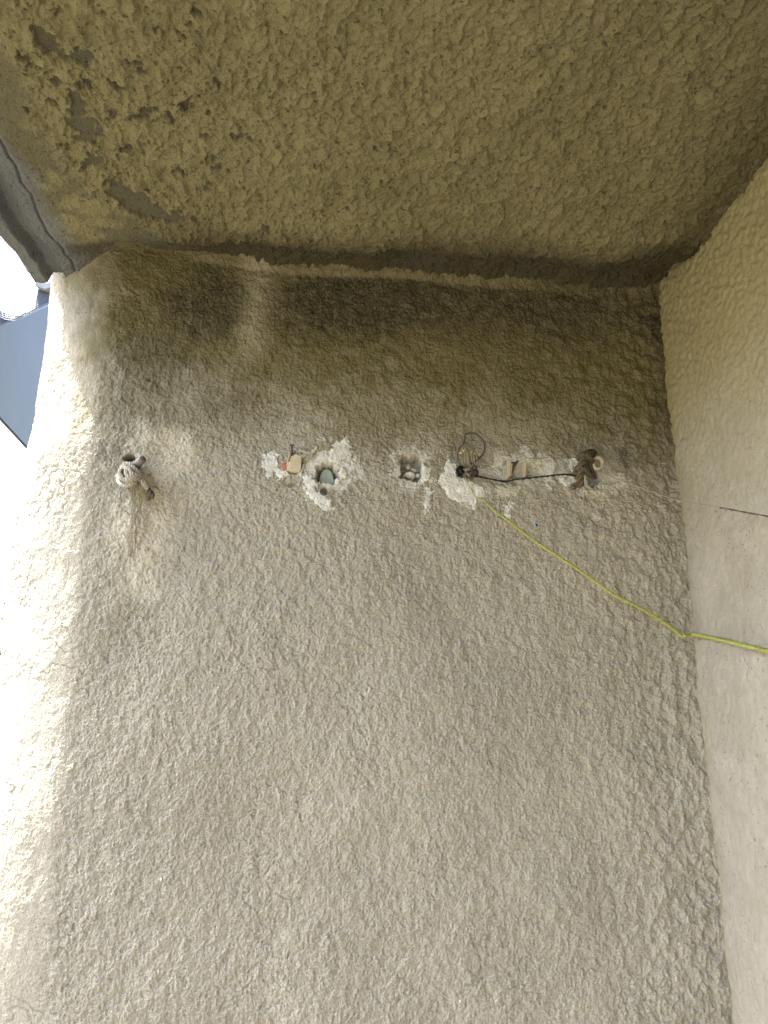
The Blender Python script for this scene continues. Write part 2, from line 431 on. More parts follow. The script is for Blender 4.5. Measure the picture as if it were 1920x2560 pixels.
# chips and smears of white plaster: each a thin body on the wall
def in_poly(x, z, poly):
    ins = np.zeros(x.shape, bool); n = len(poly); dist = np.full(x.shape, 9.0)
    for i in range(n):
        (x1, z1), (x2, z2) = poly[i], poly[(i + 1) % n]
        c = ((z1 > z) != (z2 > z)) & (x < (x2 - x1) * (z - z1) / (z2 - z1 + 1e-12) + x1); ins ^= c
        t = np.clip(((x - x1) * (x2 - x1) + (z - z1) * (z2 - z1)) / ((x2 - x1) ** 2 + (z2 - z1) ** 2 + 1e-12), 0, 1)
        dist = np.minimum(dist, np.hypot(x - x1 - t * (x2 - x1), z - z1 - t * (z2 - z1)))
    return np.where(ins, dist, -dist)
def patch(poly_px, mat, label=None, thick=.0014, rag=.0048, seed=1, name="plaster_patch", keep_relief=.9):
    P = [at(*p) for p in poly_px]; poly = [(p.x, p.z) for p in P]
    x0, x1 = min(p[0] for p in poly) - .008, max(p[0] for p in poly) + .008
    z0, z1 = min(p[1] for p in poly) - .008, max(p[1] for p in poly) + .008
    gx, gz = np.meshgrid(np.arange(x0, x1, .0009), np.arange(z0, z1, .0009), indexing='ij')
    sd = in_poly(gx, gz, poly) + rag * fbm(gx * 110, gz * 110, 200 + seed, 4) + .7 * rag * fbm(gx * 300, gz * 300, 230 + seed, 2)
    wh = wall_h(gx, gz); soft = macro(gx, gz) - hole_field(gx, gz) + .0014 + .25 * coat(gx, gz)
    h = np.maximum(wh + .0002, soft + np.clip(sd / .004, -1, 1) * thick + .0008 * fbm(gx * 70, gz * 70, 210 + seed, 3) + .0004 * fbm(gx * 300, gz * 300, 215 + seed, 2))
    h = np.where(sd < -.0008, wh - .0006, h)
    X2, Y2 = wall_xy(gx, h, gz)
    f = grid_faces(*gx.shape, keep=sd > -.0016)
    if len(f) == 0: return None
    V2, f2, _ = compact(np.stack([X2, Y2, gz], -1).reshape(-1, 3), f, {})
    o = mesh_obj(name, V2, f2, MAT[mat], back_wall)
    if label: o["label"] = label
    return o
def z5(*q): return [(620 + a / 5.184, 1060 + b / 5.184) for a, b in q]
def z6(*q): return [(940 + a / 5.184, 1060 + b / 5.184) for a, b in q]
def z7(*q): return [(1240 + a / 5.184, 1080 + b / 5.184) for a, b in q]
patch(z5((200, 420), (340, 320), (400, 450), (370, 540), (500, 620), (500, 690), (400, 720), (340, 640), (250, 710), (190, 560)), 'plaster', "chalky white chip left of the beige plug", seed=1)
patch(z5((690, 670), (770, 640), (860, 760), (930, 880), (1060, 1000), (1110, 1120), (1000, 1140), (920, 1060), (790, 980), (730, 840)), 'plaster', "white plaster streak running down from the stone hole", seed=2)
patch(z5((1030, 390), (1100, 300), (1270, 190), (1330, 330), (1350, 480), (1260, 470), (1150, 560), (1080, 500)), 'plaster', seed=3)
patch(z5((1180, 600), (1300, 560), (1280, 680), (1180, 780), (1140, 760)), 'plaster', seed=4, thick=.001)
patch(z5((610, 330), (800, 350), (930, 270), (920, 370), (800, 410), (700, 400), (600, 400)), 'plaster_grey', "grey mortar smear above the beige plug", thick=.004, seed=5)
patch(z5((880, 180), (1030, 180), (1020, 240), (920, 260)), 'plaster_grey', seed=6, thick=.003)
patch(z5((640, 640), (740, 520), (750, 580), (690, 690)), 'plaster', seed=7)
patch(z6((940, 420), (1040, 560), (1070, 690), (1200, 730), (1400, 820), (1430, 930), (1310, 960), (1270, 1090), (1190, 1020), (1060, 1000), (940, 950), (890, 850), (790, 730), (870, 640)), 'plaster', "large white plaster patch below the dark rope knot", seed=8, rag=.003)
patch(z6((600, 500), (700, 560), (680, 720), (560, 780), (430, 780), (560, 700)), 'plaster', seed=9)
patch(z6((640, 800), (720, 830), (700, 980), (660, 1200), (620, 1190), (630, 1000)), 'plaster', seed=10, rag=.005, thick=.001)
patch(z6((280, 330), (420, 300), (560, 370), (560, 410), (380, 400), (300, 440)), 'plaster_grey', seed=11, thick=.001)
patch(z7((930, 380), (1000, 345), (1070, 390), (1040, 470), (960, 530)), 'plaster', seed=12)
patch(z7((800, 600), (1030, 600), (1060, 690), (1100, 760), (900, 730)), 'plaster', seed=13, thick=.001)
patch(z7((1130, 740), (1480, 700), (1500, 800), (1250, 850)), 'plaster_grey', seed=14)
patch(z7((0, 680), (330, 700), (330, 780), (180, 840), (0, 880)), 'plaster_grey', "smooth olive-grey mortar below the black cord", seed=15, thick=.002)
patch(z7((380, 350), (640, 330), (640, 400), (500, 520), (390, 500)), 'plaster_grey', seed=16)
patch(z7((100, 950), (180, 910), (230, 930), (220, 990), (150, 1010), (200, 1110), (130, 1080)), 'plaster', "small white fleck cluster under the mortar", seed=17, rag=.004)
patch([(330, 1170), (360, 1160), (378, 1185), (365, 1215), (340, 1205)], 'plaster_grey', seed=18, thick=.0008)
# scattered paint specks
sp = []
for (px, py, r_) in ((1073, 1902, 3.4), (403, 2198, 4), (1225, 2080, 2.5), (1121, 2099, 2.6), (1128, 2100, 2), (1441, 2020, 2.4), (1460, 2059, 2.4), (1585, 2084, 3), (1625, 2086, 4), (1634, 2088, 2.6), (1590, 2092, 2.4),
                     (1152, 2502, 4), (1742, 2555, 3), (1678, 2216, 3), (1711, 1835, 3), (1185, 2154, 2), (1226, 1893, 1.6), (1709, 2275, 2), (609, 885, 3), (1496, 1325, 3), (1440, 1990, 1.6), (925, 1890, 1.5), (190, 2275, 3), (1380, 1860, 1.7), (1100, 2110, 2)):
    c = wy(px, py, .0004); sp.append(lump(c, (r_ * .00040, .0005, r_ * .00044), int(px), .5, 4))
o = mesh_obj("paint_speck", *merge(sp), MAT['plaster'], back_wall); o["kind"] = "stuff"; o["label"] = "scattered tiny white paint specks on the lower wall"
# loose crumbs in the square hollow
for k, (px, py, s_, mt) in enumerate(((1026, 1192, .0055, 'plaster'), (1044, 1189, .004, 'plaster'), (1022, 1168, .004, 'plaster_grey'), (1036, 1176, .0035, 'plaster_grey'), (1012, 1190, .003, 'plaster'))):
    mesh_obj("mortar_crumb", *lump(at(px, py, .014), (s_ * 1.3, s_, s_), 31 + k, .5, 6), MAT[mt], back_wall, False)

# ---------------------------------------------------------------- ceiling slab with its lip
def ceil_base(x, y):
    z = np.full_like(x, ZCEIL) - .0
    tr = smooth(-.105, 0.0, y) * smooth(-.30, -.20, x)
    z = z + (seam(x) + .004 - ZCEIL) * smooth(-.115, -.005, y)            # rises towards the wall
    z = z + .021 * np.exp(-((y + .060) / .042) ** 2) * smooth(-.22, -.12, x) * (.7 + .6 * fbm(x * 7, y * 3, 90, 2))
    z = z - .004 * np.exp(-((y + .16) / .03) ** 2) * smooth(-.2, -.1, x)
    z = z + fbm(x * 4, y * 4, 91, 2) * .006
    z = z + .012 * smooth(.50, .60, x)                                   # turns up a touch at the smooth wall
    # outer side: cracked strip, drip groove, lip
    wob = .0035 * fbm(y * 25, x * 0, 92, 3)
    e = x + wob
    z = z + .004 * smooth(-.395, -.404, e) 
    z = z - .006 * np.exp(-((e + .4035) / .0016) ** 2) * -1               # the crack itself goes up
    z = z + .014 * smooth(-.424, -.432, e) - .022 * smooth(-.447, -.456, e)
    z = z + .002 * np.exp(-((e + .423) / .0015) ** 2)
    return z
def ceil_relief(x, y):
    wx = x + fbm(x * 45, y * 45, 100, 2) * .005; wy_ = y + fbm(x * 45 + 7, y * 45, 102, 2) * .005
    lf = 1 - smooth(-.035, .02, x + .02 * fbm(x * 14, y * 14, 103, 3) - np.interp(y, [-.5, -.32, -.2, -.14, -.1, -.05], [-.33, -.33, -.29, -.25, -.18, -.14]))
    a = splats(wx / .0125, wy_ / .020, 104, .55, .2) * .0052
    b = splats(x / .0058 + y / .02, y / .0070, 105, .6, .1) * .0024
    rid = (1 - np.clip(abs(fbm(wx * 48, wy_ * 34, 106, 2)) * 3.2, 0, 1)) ** 2 * .0036
    c = fbm(wx * 22, wy_ * 20, 107, 3) * .0024
    d = fbm(x * 260, y * 260, 108, 2) * .0009
    pit = -np.clip(splats(x / .013 + 40, y / .013, 109, .30, .6, .22), 0, 1) * .005
    return (a + b + rid + c) * (1 - .75 * lf) + d + pit * (1 - lf), lf
ux = seq((-.475, .62, .0014)); uy = seq((-4.2, -.72, .02), (-.72, .06, .0014))
Xg, Yg = np.meshgrid(ux, uy, indexing='ij')
rel, lf = ceil_relief(Xg, Yg)
# where the coat has come off: ragged edge of the coat
pn = fbm(Xg * 32, Yg * 32, 110, 4) + .5 * fbm(Xg * 95, Yg * 95, 111, 3)
def zone_px(px, py, a, b):
    c = at_z(px, py, ZCEIL); return np.exp(-(((Xg - c.x) / a) ** 2 + ((Yg - c.y) / b) ** 2))
pz = 1.15 * zone_px(300, 475, .022, .022) + 1.2 * zone_px(350, 510, .020, .018) + 1.15 * zone_px(420, 535, .026, .014) + .62 * zone_px(215, 345, .016, .04) + .45 * zone_px(190, 250, .03, .07) + .45 * zone_px(100, 90, .03, .03) + .40 * zone_px(400, 300, .14, .2)
bare = smooth(.64, .70, pz + .60 * pn) * (1 - smooth(-.085, -.06, Yg))
hh = rel * (1 - .85 * bare) - bare * .003
Zc = ceil_base(Xg, Yg) - hh
n1 = fbm(Xg * 9, Yg * 9, 120, 3)
corner_shade = np.clip(smooth(-.20, -.07, Yg + .02 * n1) * .85 * smooth(-.34, -.18, Xg) + .5 * smooth(.44, .58, Xg + .04 * n1) + .35 * smooth(.1, .6, Xg) * smooth(-.3, -.7, Yg), 0, .9)  # shade along the seam and right corner put into the colour, with dirt
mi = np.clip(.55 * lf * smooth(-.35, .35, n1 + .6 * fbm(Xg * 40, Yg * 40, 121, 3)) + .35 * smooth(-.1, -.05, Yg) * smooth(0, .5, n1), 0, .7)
lip_haze = smooth(-.36, -.40, Xg + .02 * n1) * .8  # bare concrete with blue lens haze put into its colour
ceiling = thing("ceiling", (0, 0, 0), "olive stippled stucco ceiling slab with a cracked outer lip tinted for bluish lens haze on the left", "ceiling")
mesh_obj("stucco_coat", np.stack([Xg, Yg, Zc], -1).reshape(-1, 3), grid_faces(len(ux), len(uy), flip=True), MAT['ceil'], ceiling, True,
         dict(olive=corner_shade, mildew_shade=mi, bare=bare, edge=lip_haze))
# slab body above and its outer face
yy = np.arange(-4.2, .048, .01)
outer = []
for y in yy:
    w = .003 * float(fbm(np.array([y * 40]), np.array([1.0]), 130, 3)[0])
    zb = float(ceil_base(np.array([-.474]), np.array([min(y, .06)]))[0]) + .0005
    outer += [(-.474, y, zb), (-.482 + w, y, zb + .006), (-.486 + w, y, zb + .03), (-.486, y, 2.42)]
mesh_obj("outer_lip", np.array(outer), grid_faces(len(yy), 4, flip=True), MAT['concrete'], ceiling)
def box(x0, x1, y0, y1, z0, z1):
    V = [(x, y, z) for x in (x0, x1) for y in (y0, y1) for z in (z0, z1)]
    return V, [(0, 1, 3, 2), (4, 6, 7, 5), (0, 4, 5, 1), (2, 3, 7, 6), (0, 2, 6, 4), (1, 5, 7, 3)]
mesh_obj("slab", *box(-.484, .85, -4.2, .14, 2.30, 2.42), MAT['concrete'], ceiling, False)  # runs on unseen past the lip, added to shade the chamfer top
del Xg, Yg, Zc

# ---------------------------------------------------------------- smooth side wall, floor, added rear light blocker
vy = seq((-4.2, -.8, .04), (-.8, .03, .002)); vz = seq((-.02, 1.05, .03), (1.05, 2.27, .002))
Yv, Zv = np.meshgrid(vy, vz, indexing='ij')
rough_up = smooth(1.85, 2.2, Zv + .04 * fbm(Yv * 8, Zv * 8, 140, 2))
hs = fbm(Yv * 8, Zv * 8, 141, 2) * .003 + fbm(Yv * 90, Zv * 90, 142, 3) * (.0009 + .0014 * rough_up) + splats(Yv / .007, Zv / .008, 143, .6) * (.0006 + .0011 * rough_up)
side_wall = mesh_obj("side_wall", np.stack([XR - hs, Yv, Zv], -1).reshape(-1, 3), grid_faces(len(vy), len(vz)), MAT['smooth'], None, True,
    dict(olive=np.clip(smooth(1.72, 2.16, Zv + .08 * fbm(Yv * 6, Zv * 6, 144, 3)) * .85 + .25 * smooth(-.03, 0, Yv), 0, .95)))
tag(side_wall, "smoother speckled beige plaster wall at the right, meeting the roughcast wall", "wall")
floor = mesh_obj("floor", *box(-.49, .85, -4.2, .30, -.16, 0), MAT['floor'], None, False); tag(floor, "tan balcony floor slab below the frame", None, None, "structure")
rear = mesh_obj("rear_blocker", *box(-.49, .85, -4.35, -4.21, -.16, 2.42), MAT['back'], None, False); tag(rear, "plain brown wall added behind the camera to block frontal light", "wall")  # unseen, added to keep frontal light off the end wall
ground = mesh_obj("ground", [(-1500, -1500, -6), (1500, -1500, -6), (1500, 1500, -6), (-1500, 1500, -6)], [(0, 1, 2, 3)], MAT['grass'], None, False); tag(ground, None, None, None, "structure")
block = mesh_obj("storey_below", *box(-.49, 6, -4.35, .30, -6, -.17), MAT['smooth'], None, False); tag(block, "beige lower storeys carrying the balcony, below the frame", "building")

# ---------------------------------------------------------------- rod stub with knotted rope
rod = thing("steel_rod", at(338, 1168), "blunt grey-brown steel rod stub poking from the wall inside the grey rope knot", "rod")
p = [at(322, 1150, .03), at(336, 1166, -.004), at(340, 1164, -.026), at(347, 1157, -.043), at(357, 1148, -.055)]
pp = spline(p, 20); rr_ = [.0062] * 18 + [.0061, .0050]
mesh_obj("shaft", *tube(pp, rr_, 18), MAT['rod'], rod)
kn = thing("rope_knot", at(322, 1190), "bleached grey twisted rope knotted round the steel rod, frayed threads hanging", "rope")
c0 = at(323, 1189, -.026)
def wind(c, R, turns, tilt, sq, seed, n=60, ph0=0):
    r = random.Random(seed); out = []
    for i in range(n):
        t = i / (n - 1); a = ph0 + 2 * pi * turns * t; tl = tilt + .35 * sin(t * 5 + seed)
        v = Vector((cos(a) * R, sin(a) * R * sq, (t - .5) * R * .7))
        v.rotate(__import__('mathutils').Euler((tl, .5 * tl + seed, seed * 1.3)))
        out.append(Vector(c) + v)
    return out
core = mesh_obj("knot_core", *lump(c0, (.0135, .011, .0135), 3, .15, 10), MAT['rope_dark'], kn)
K = [spline([at(302, 1185, -.018), at(306, 1170, -.038), at(322, 1160, -.044), at(337, 1172, -.046), at(350, 1186, -.040), at(356, 1184, -.028)], 44),
     spline([at(318, 1158, -.030), at(324, 1172, -.047), at(332, 1184, -.050), at(344, 1190, -.046), at(355, 1188, -.034)], 36),
     spline([at(296, 1196, -.016), at(300, 1208, -.034), at(316, 1214, -.042), at(334, 1208, -.044), at(346, 1200, -.036)], 40),
     spline([at(294, 1190, -.018), at(304, 1196, -.040), at(320, 1200, -.048), at(338, 1198, -.047), at(348, 1196, -.038)], 40),
     spline([at(308, 1165, -.030), at(300, 1182, -.040), at(308, 1198, -.046), at(326, 1206, -.045), at(342, 1206, -.036)], 44),
     spline([at(326, 1160, -.036), at(316, 1176, -.046), at(320, 1190, -.051), at(336, 1194, -.050), at(350, 1193, -.040)], 40),
     spline([at(300, 1176, -.022), at(312, 1168, -.042), at(326, 1176, -.049), at(330, 1190, -.050)], 30)]
for i, q in enumerate(K):
    for sgeo in [merge(twisted(q, .0036, 3, .013, 7, .0001, i))]: mesh_obj("rope_turn", *sgeo, MAT['rope'], kn)
tail = spline([at(347, 1200, -.036), at(356, 1204, -.040), at(364, 1214, -.036), at(370, 1228, -.030), at(378, 1244, -.026)], 30)
o = mesh_obj("rope_end", *merge(twisted(tail[:20], .0046, 3, .012, 7, .0002, 9)), MAT['rope'], kn)
o = mesh_obj("burnt_tip", *merge(twisted(tail[17:], [.0046 + .0003 * k for k in range(13)], 3, .02, 7, .0003, 10)), MAT['rope_dark'], kn); o["label"] = "dark singed rope end"
mesh_obj("binding", *merge([tube(wind(at(346, 1203, -.038), .0052, 3, .4, 1, 4, 50), .0013, 6)]), MAT['rope_dark'], kn)
fr = []
for k in range(18):
    x0 = 340 + rnd.uniform(-8, 16); L = rnd.choice([90, 150, 185, 185, 200, 60])
    mid = 338 + rnd.uniform(-10, 12); e = 330 + rnd.uniform(-16, 16)
    y0 = 1207; Yb = -.036 - rnd.uniform(0, .006)
    pts = [at(x0, y0, Yb), at(x0 + rnd.uniform(-4, 5), y0 + L * .25, Yb + .01), at(mid, y0 + L * .55, Yb + .014), at(mid * .5 + e * .5 + rnd.uniform(-4, 4), y0 + L * .8, Yb + .018), at(e, y0 + L, Yb + .02)]
    fr.append(tube(spline(pts, 16), .00045, 4))
o = mesh_obj("frayed_thread", *merge(fr), MAT['fray'], kn); o["kind"] = "stuff"

# ---------------------------------------------------------------- beige plug, nail, brick sliver
yb = flat_y(739, 1161)
plug = thing("wall_plug", at(739, 1161), "folded beige plug wedged in the chipped wall beside the stone hole", "plug")
def pz5(q): return [(p.x, p.z) for p in (at(*w) for w in z5(*q))]
mesh_obj("wide_fold", *prism(pz5([(560, 430), (625, 400), (700, 440), (695, 500), (690, 610), (660, 640), (535, 625), (530, 540)]), yb - .0075, yb + .01, .0012), MAT['beige'], plug, False)
mesh_obj("narrow_fold", *prism(pz5([(500, 520), (545, 425), (575, 415), (540, 530), (528, 622), (505, 605)]), yb - .0055, yb + .01, .001), MAT['beige'], plug, False)
mesh_obj("top_fold", *prism(pz5([(620, 405), (700, 400), (770, 385), (760, 425), (705, 445)]), yb - .005, yb + .01, .001), MAT['plaster_grey'], plug, False)
mesh_obj("side_strip", *prism(pz5([(705, 530), (735, 520), (725, 590), (690, 650), (640, 665), (660, 645), (700, 610)]), yb - .003, yb + .01, .0008), MAT['plaster'], plug, False)
mesh_obj("standing_splinter", *prism(pz5([(505, 500), (545, 350), (550, 420), (520, 500)]), yb - .009, yb + .006, .0006), MAT['beige'], plug, False)
brick = mesh_obj("brick_chip", *prism(pz5([(445, 520), (490, 495), (500, 600), (450, 612)]), yb - .003, yb + .012, .0012), MAT['brick'], None, False)
tag(brick, "sliver of red brick showing left of the beige plug", "brick chip")
nail = thing("nail", at(729, 1136), "short rusty nail standing up above the beige plug", "nail")
mesh_obj("shank", *tube([at(728.5, 1141, yb + .01), at(729, 1138, yb - .006), at(730, 1116, yb - .016)], [.0016, .0016, .0015], 10), MAT['rust'], nail)
hd = at(730, 1113, yb - .0165); mesh_obj("head", *tube([hd + Vector((0, 0, -.0008)), hd + Vector((0, -.0002, .0008))], .0030, 14), MAT['rust'], nail)
# stone in the round hole
stone = mesh_obj("stone_plug", *prism(pz5([(960, 592), (990, 565), (1030, 553), (1065, 575), (1092, 612), (1112, 680), (1122, 745), (1085, 772), (1000, 764), (920, 752), (928, 690), (938, 640)]), flat_y(817, 1184) + .012, flat_y(817, 1184) + .055, .0009), MAT['stone'], None, False)
tag(stone, "flat grey-green stone filling the round hole in the wall", "stone")

# ---------------------------------------------------------------- dark knot with wire loop, black cord
dk = thing("cord_knot", at(1172, 1185), "dark matted cord knot between the white patch and the mortar slot", "knot")
mesh_obj("tangle", *lump(at(1173, 1186, -.012), (.010, .011, .009), 8, .5, 10), MAT['rust'], dk)
for i in range(9):
    r = random.Random(60 + i); cx, cy = 1174 + r.uniform(-9, 9), 1182 + r.uniform(-16, 8)
    q = spline([at(cx - 8, cy + r.uniform(-9, 9), -.014), at(cx, cy + r.uniform(-12, 12), -.027), at(cx + 9, cy + r.uniform(-9, 9), -.020), at(cx + r.uniform(-6, 8), cy + 9, -.014)], 24)
    mesh_obj("cord_turn", *merge(twisted(q, .0019, 3, .008, 5, .0002, i)), MAT['rope_dark' if i % 3 else 'fray'], dk)
br = []
for k in range(50):
    a = rnd.uniform(0, 2 * pi); c = (1152 + cos(a) * 7, 1176 + sin(a) * 9)
    br.append(tube([at(*c, 0.0), at(c[0] + rnd.uniform(-4, 4), c[1] + rnd.uniform(-5, 5), -.012), at(c[0] + rnd.uniform(-8, 6), c[1] + rnd.uniform(-9, 9), -.018)], .0005, 4))
mesh_obj("bristle", *merge(br), MAT['black'], dk)["kind"] = "stuff"
for k in range(9):
    x0, y0 = 1158 + k * 4 + rnd.uniform(-2, 2), 1132 + rnd.uniform(-5, 6)
    q = spline([at(x0 + 6, 1168, -.012), at(x0 + rnd.uniform(-4, 6), (1168 + y0) / 2, -.018), at(x0, y0, -.018)], 10)
    mesh_obj("stiff_strand", *tube(q, .0011, 6), MAT['fray'], dk)
for k, (x0, y0) in enumerate(((1153, 1132), (1160, 1128), (1168, 1134), (1174, 1137), (1180, 1130), (1186, 1133))):
    a = k * 1.3; mesh_obj("straw_scrap", *tube(spline([at(x0 - 5 * cos(a), y0 - 5 * sin(a), -.012), at(x0, y0, -.017), at(x0 + 6 * cos(a), y0 + 4 * sin(a + .6), -.013)], 8), [.0010, .0016, .0018, .0018, .0018, .0016, .0014, .0008], 6), MAT['straw'], dk)
loop = z6((1075, 480), (1055, 400), (1080, 320), (1140, 240), (1150, 150)), z6((1150, 135), (1240, 118), (1330, 150), (1390, 220), (1408, 310), (1385, 390), (1330, 450), (1270, 490), (1220, 520))
wl = thing("wire_loop", at(1190, 1150), "thin dark wire bent into an open loop above the cord knot", "wire")
mesh_obj("thick_arc", *tube(spline([at(*w, -.015) for w in loop[1]], 50), .0015, 8), MAT['rust'], wl)
mesh_obj("thin_arc", *tube(spline([at(*w, -.010) for w in loop[0]], 24), .0010, 6), MAT['rust'], wl)

bc = thing("black_cord", at(1330, 1195), "black frayed cord stretched between the dark knot and the brown rope hook", "cord")
q = z6((1225, 640), (1290, 672), (1400, 695), (1520, 722), (1640, 742)) + z7((60, 638), (150, 638), (250, 615), (400, 600), (560, 582), (700, 568), (840, 552), (940, 553), (1060, 568))
path = spline([at(*w, -.017 - .004 * sin(i * .8)) for i, w in enumerate(q)], 180)
rads = [.0030 - .0015 * min(1, i / 30) + .0003 * sin(i * .9) for i in range(180)]
mesh_obj("cord", *merge(twisted(path, rads, 3, .014, 6, .00015, 5)), MAT['black'], bc)
fz = []
for k in range(70):
    i = rnd.randrange(5, 178); b = path[i]; d = Vector((rnd.uniform(-1, 1), rnd.uniform(-1, .3), rnd.uniform(-1, 1))).normalized()
    fz.append(tube([b, b + d * .003 + Vector((.002, 0, 0)), b + d * .005 + Vector((rnd.uniform(-.003, .005), 0, 0))], .00025, 3))
mesh_obj("loose_fibre", *merge(fz), MAT['black'], bc)["kind"] = "stuff"

# ---------------------------------------------------------------- wedges in the mortar slot
ys = flat_y(1300, 1176)
def pz7(q): return [(p.x, p.z) for p in (at(*w) for w in z7(*q))]
w1 = thing("wooden_wedge", at(1266, 1180), "pale split wooden wedge standing in the mortar slot behind the black cord", "wedge")
mesh_obj("pale_face", *prism(pz7([(130, 400), (150, 378), (172, 400), (165, 600), (130, 630), (95, 610), (120, 540)]), ys - .007, ys + .012, .001), MAT['beige'], w1, False)
mesh_obj("left_face", *prism(pz7([(78, 520), (90, 460), (128, 410), (125, 530), (95, 600), (82, 580)]), ys - .004, ys + .012, .001), MAT['plaster_grey'], w1, False)
mesh_obj("right_face", *prism(pz7([(174, 410), (200, 425), (192, 580), (168, 595)]), ys - .004, ys + .012, .001), MAT['beige'], w1, False)
w2 = mesh_obj("rusty_strip", *prism(pz7([(195, 400), (235, 405), (275, 375), (285, 395), (225, 490), (200, 560)]), ys - .0015, ys + .015, .0006), MAT['rust'], None, False)
tag(w2, "dark brown splinter leaning right of the pale wedge in the slot", "splinter")
w3 = mesh_obj("plastic_strip", *prism(pz7([(332, 440), (345, 410), (380, 412), (380, 500), (372, 590), (340, 595)]), ys - .004, ys + .010, .0008), MAT['beige'], None, False)
tag(w3, "narrow upright cream strip right of the brown splinter in the slot", "strip")

# ---------------------------------------------------------------- brown rope hook and pale ring
hk = thing("rope_hook", at(1460, 1180), "brown matted rope bound over a rusty hook at the right end of the black cord", "rope")
q = spline([at(1481, 1132, -.006), at(1470, 1138, -.026), at(1459, 1150, -.036), at(1455, 1166, -.038), at(1451, 1185, -.036), at(1450, 1200, -.032), at(1452, 1216, -.026)], 60)
for s in range(3):
    mesh_obj("rope_strand", *twisted(q, [.0072 - .0015 * i / 60 for i in range(60)], 3, .030, 8, .0004, s + 3)[s], MAT['rope_brown'], hk)
q2 = spline([at(1446, 1146, -.010), at(1455, 1136, -.030), at(1468, 1140, -.040), at(1478, 1150, -.034), at(1482, 1160, -.014)], 40)
mesh_obj("cross_turn", *merge(twisted(q2, .0048, 3, .016, 6, .0003, 4)), MAT['rope_brown'], hk)
q2 = spline([at(1440, 1176, -.006), at(1446, 1168, -.026), at(1460, 1172, -.044), at(1470, 1182, -.034), at(1476, 1190, -.012)], 40)
mesh_obj("cross_turn", *merge(twisted(q2, .0040, 3, .014, 6, .0003, 6)), MAT['rope_brown'], hk)
mesh_obj("rusty_hook", *merge([tube(spline([at(1487, 1196, .02), at(1484, 1188, -.010), at(1474, 1158, -.026), at(1462, 1140, -.028), at(1472, 1128, -.022), at(1486, 1131, -.012)], 36), .0034, 12)]), MAT['rust'], hk)
mesh_obj("rusty_blade", *prism(pz7([(1035, 540), (1030, 500), (1060, 430), (1100, 385), (1095, 440), (1060, 520)]), -.026, -.010, .0008), MAT['rust'], hk, False)
fr = []
for k in range(34):
    x0, y0 = 1450 + rnd.uniform(-6, 7), 1205 + rnd.uniform(-4, 4)
    e = (1436 + rnd.uniform(-14, 20), 1219 + rnd.uniform(-8, 9))
    fr.append(tube([at(x0, y0, -.030), at((x0 + e[0]) / 2, (y0 + e[1]) / 2, -.028), at(*e, -.020)], .0007, 4))
mesh_obj("frayed_end", *merge(fr), MAT['rope_brown'], hk)["kind"] = "stuff"
rg = thing("pipe_ring", at(1496, 1157), "small cream hollow tube end beside the brown rope", "pipe")
cc = at(1496.5, 1157, -.026); ax = Vector((.25, -1, -.15)).normalized(); e1 = ax.orthogonal().normalized(); e2 = ax.cross(e1)
def ringmesh(c, ax, r_out, r_in, depth, n=28, wob=.08):
    V, Fc = [], []
    prof = [(r_out * .93, depth), (r_out, .001), (r_out * .96, 0), ((r_out + r_in) / 2, -.0006), (r_in, .0002), (r_in * .95, depth * .9)]
    for k in range(n):
        a = 2 * pi * k / n; w = 1 + wob * sin(2 * a + 1) + .03 * sin(5 * a)
        for (r_, dpt) in prof: V.append(tuple(c + (e1 * cos(a) + e2 * sin(a)) * r_ * w - ax * dpt))
    m = len(prof)
    for k in range(n):
        for j in range(m - 1): Fc.append((k * m + j, ((k + 1) % n) * m + j, ((k + 1) % n) * m + j + 1, k * m + j + 1))
    return V, Fc
mesh_obj("tube_wall", *ringmesh(cc, ax, .0108, .0066, .014), MAT['ring'], rg)
mesh_obj("inner_fill", *lump(cc - ax * .006, (.0062, .003, .0062), 5, .5, 7), MAT['fray'], rg)
tw = tube(spline([cc - ax * .012 + Vector((-.004, 0, 0)), at(1478, 1152, -.016), at(1462, 1146, -.012)], 10), .0040, 10); mesh_obj("stem", *tw, MAT['rope_brown'], rg)

an = thing("screw_anchor", at(1343, 1312), "tiny round grey screw anchor with a dark hole, below the mortar slot", "anchor")
cc = at(1343, 1312, flat_y(1343, 1312) - .0022); ax = Vector((0, -1, 0)); e1 = Vector((1, 0, 0)); e2 = Vector((0, 0, 1))
mesh_obj("collar", *ringmesh(cc, ax, .0048, .0020, .012, 20, 0), MAT['anchor'], an)
mesh_obj("bore_shade", *tube([cc + Vector((0, .003, 0)), cc + Vector((0, .012, 0))], .0022, 12), MAT['dark'], an)  # near-black plug stands in for the shade inside the anchor

# ---------------------------------------------------------------- lime cord
lc = thing("lime_cord", at(1170, 1200), "long yellow-green twisted cord running from the dark knot down across the corner", "cord")
pts = [(1162, 1186, -.020), (1169.5, 1210, -.019), (1181, 1229, -.016), (1193, 1245, -.014), (1204, 1246, -.015), (1218, 1259, -.017), (1241, 1281, -.019), (1269, 1300, -.022), (1292, 1319, -.025), (1331, 1348, -.03),
       (1400, 1394, -.036), (1480, 1448, -.036), (1533, 1486, -.035), (1602, 1521, -.032), (1666, 1560, -.026), (1700, 1587, -.020), (1712, 1591, -.022)]
P = [at(a, b, c) for a, b, c in pts]
P += [at_x(1735, 1586, XR - .010), at_x(1785, 1595, XR - .012), at_x(1851, 1611, XR - .014), at_x(1920, 1628, XR - .016), at_x(2050, 1662, XR - .02)]
path = spline(P, 420)
rad = [float(np.interp(i / 419, [0, .12, .28, .5, .75, 1], [.0006, .0010, .0019, .0026, .0032, .0038])) for i in range(420)]
tws = twisted(path, rad, 3, .011, 6, 0, 2)
for s, g_ in enumerate(tws): mesh_obj("strand", *g_, MAT['lime'], lc)

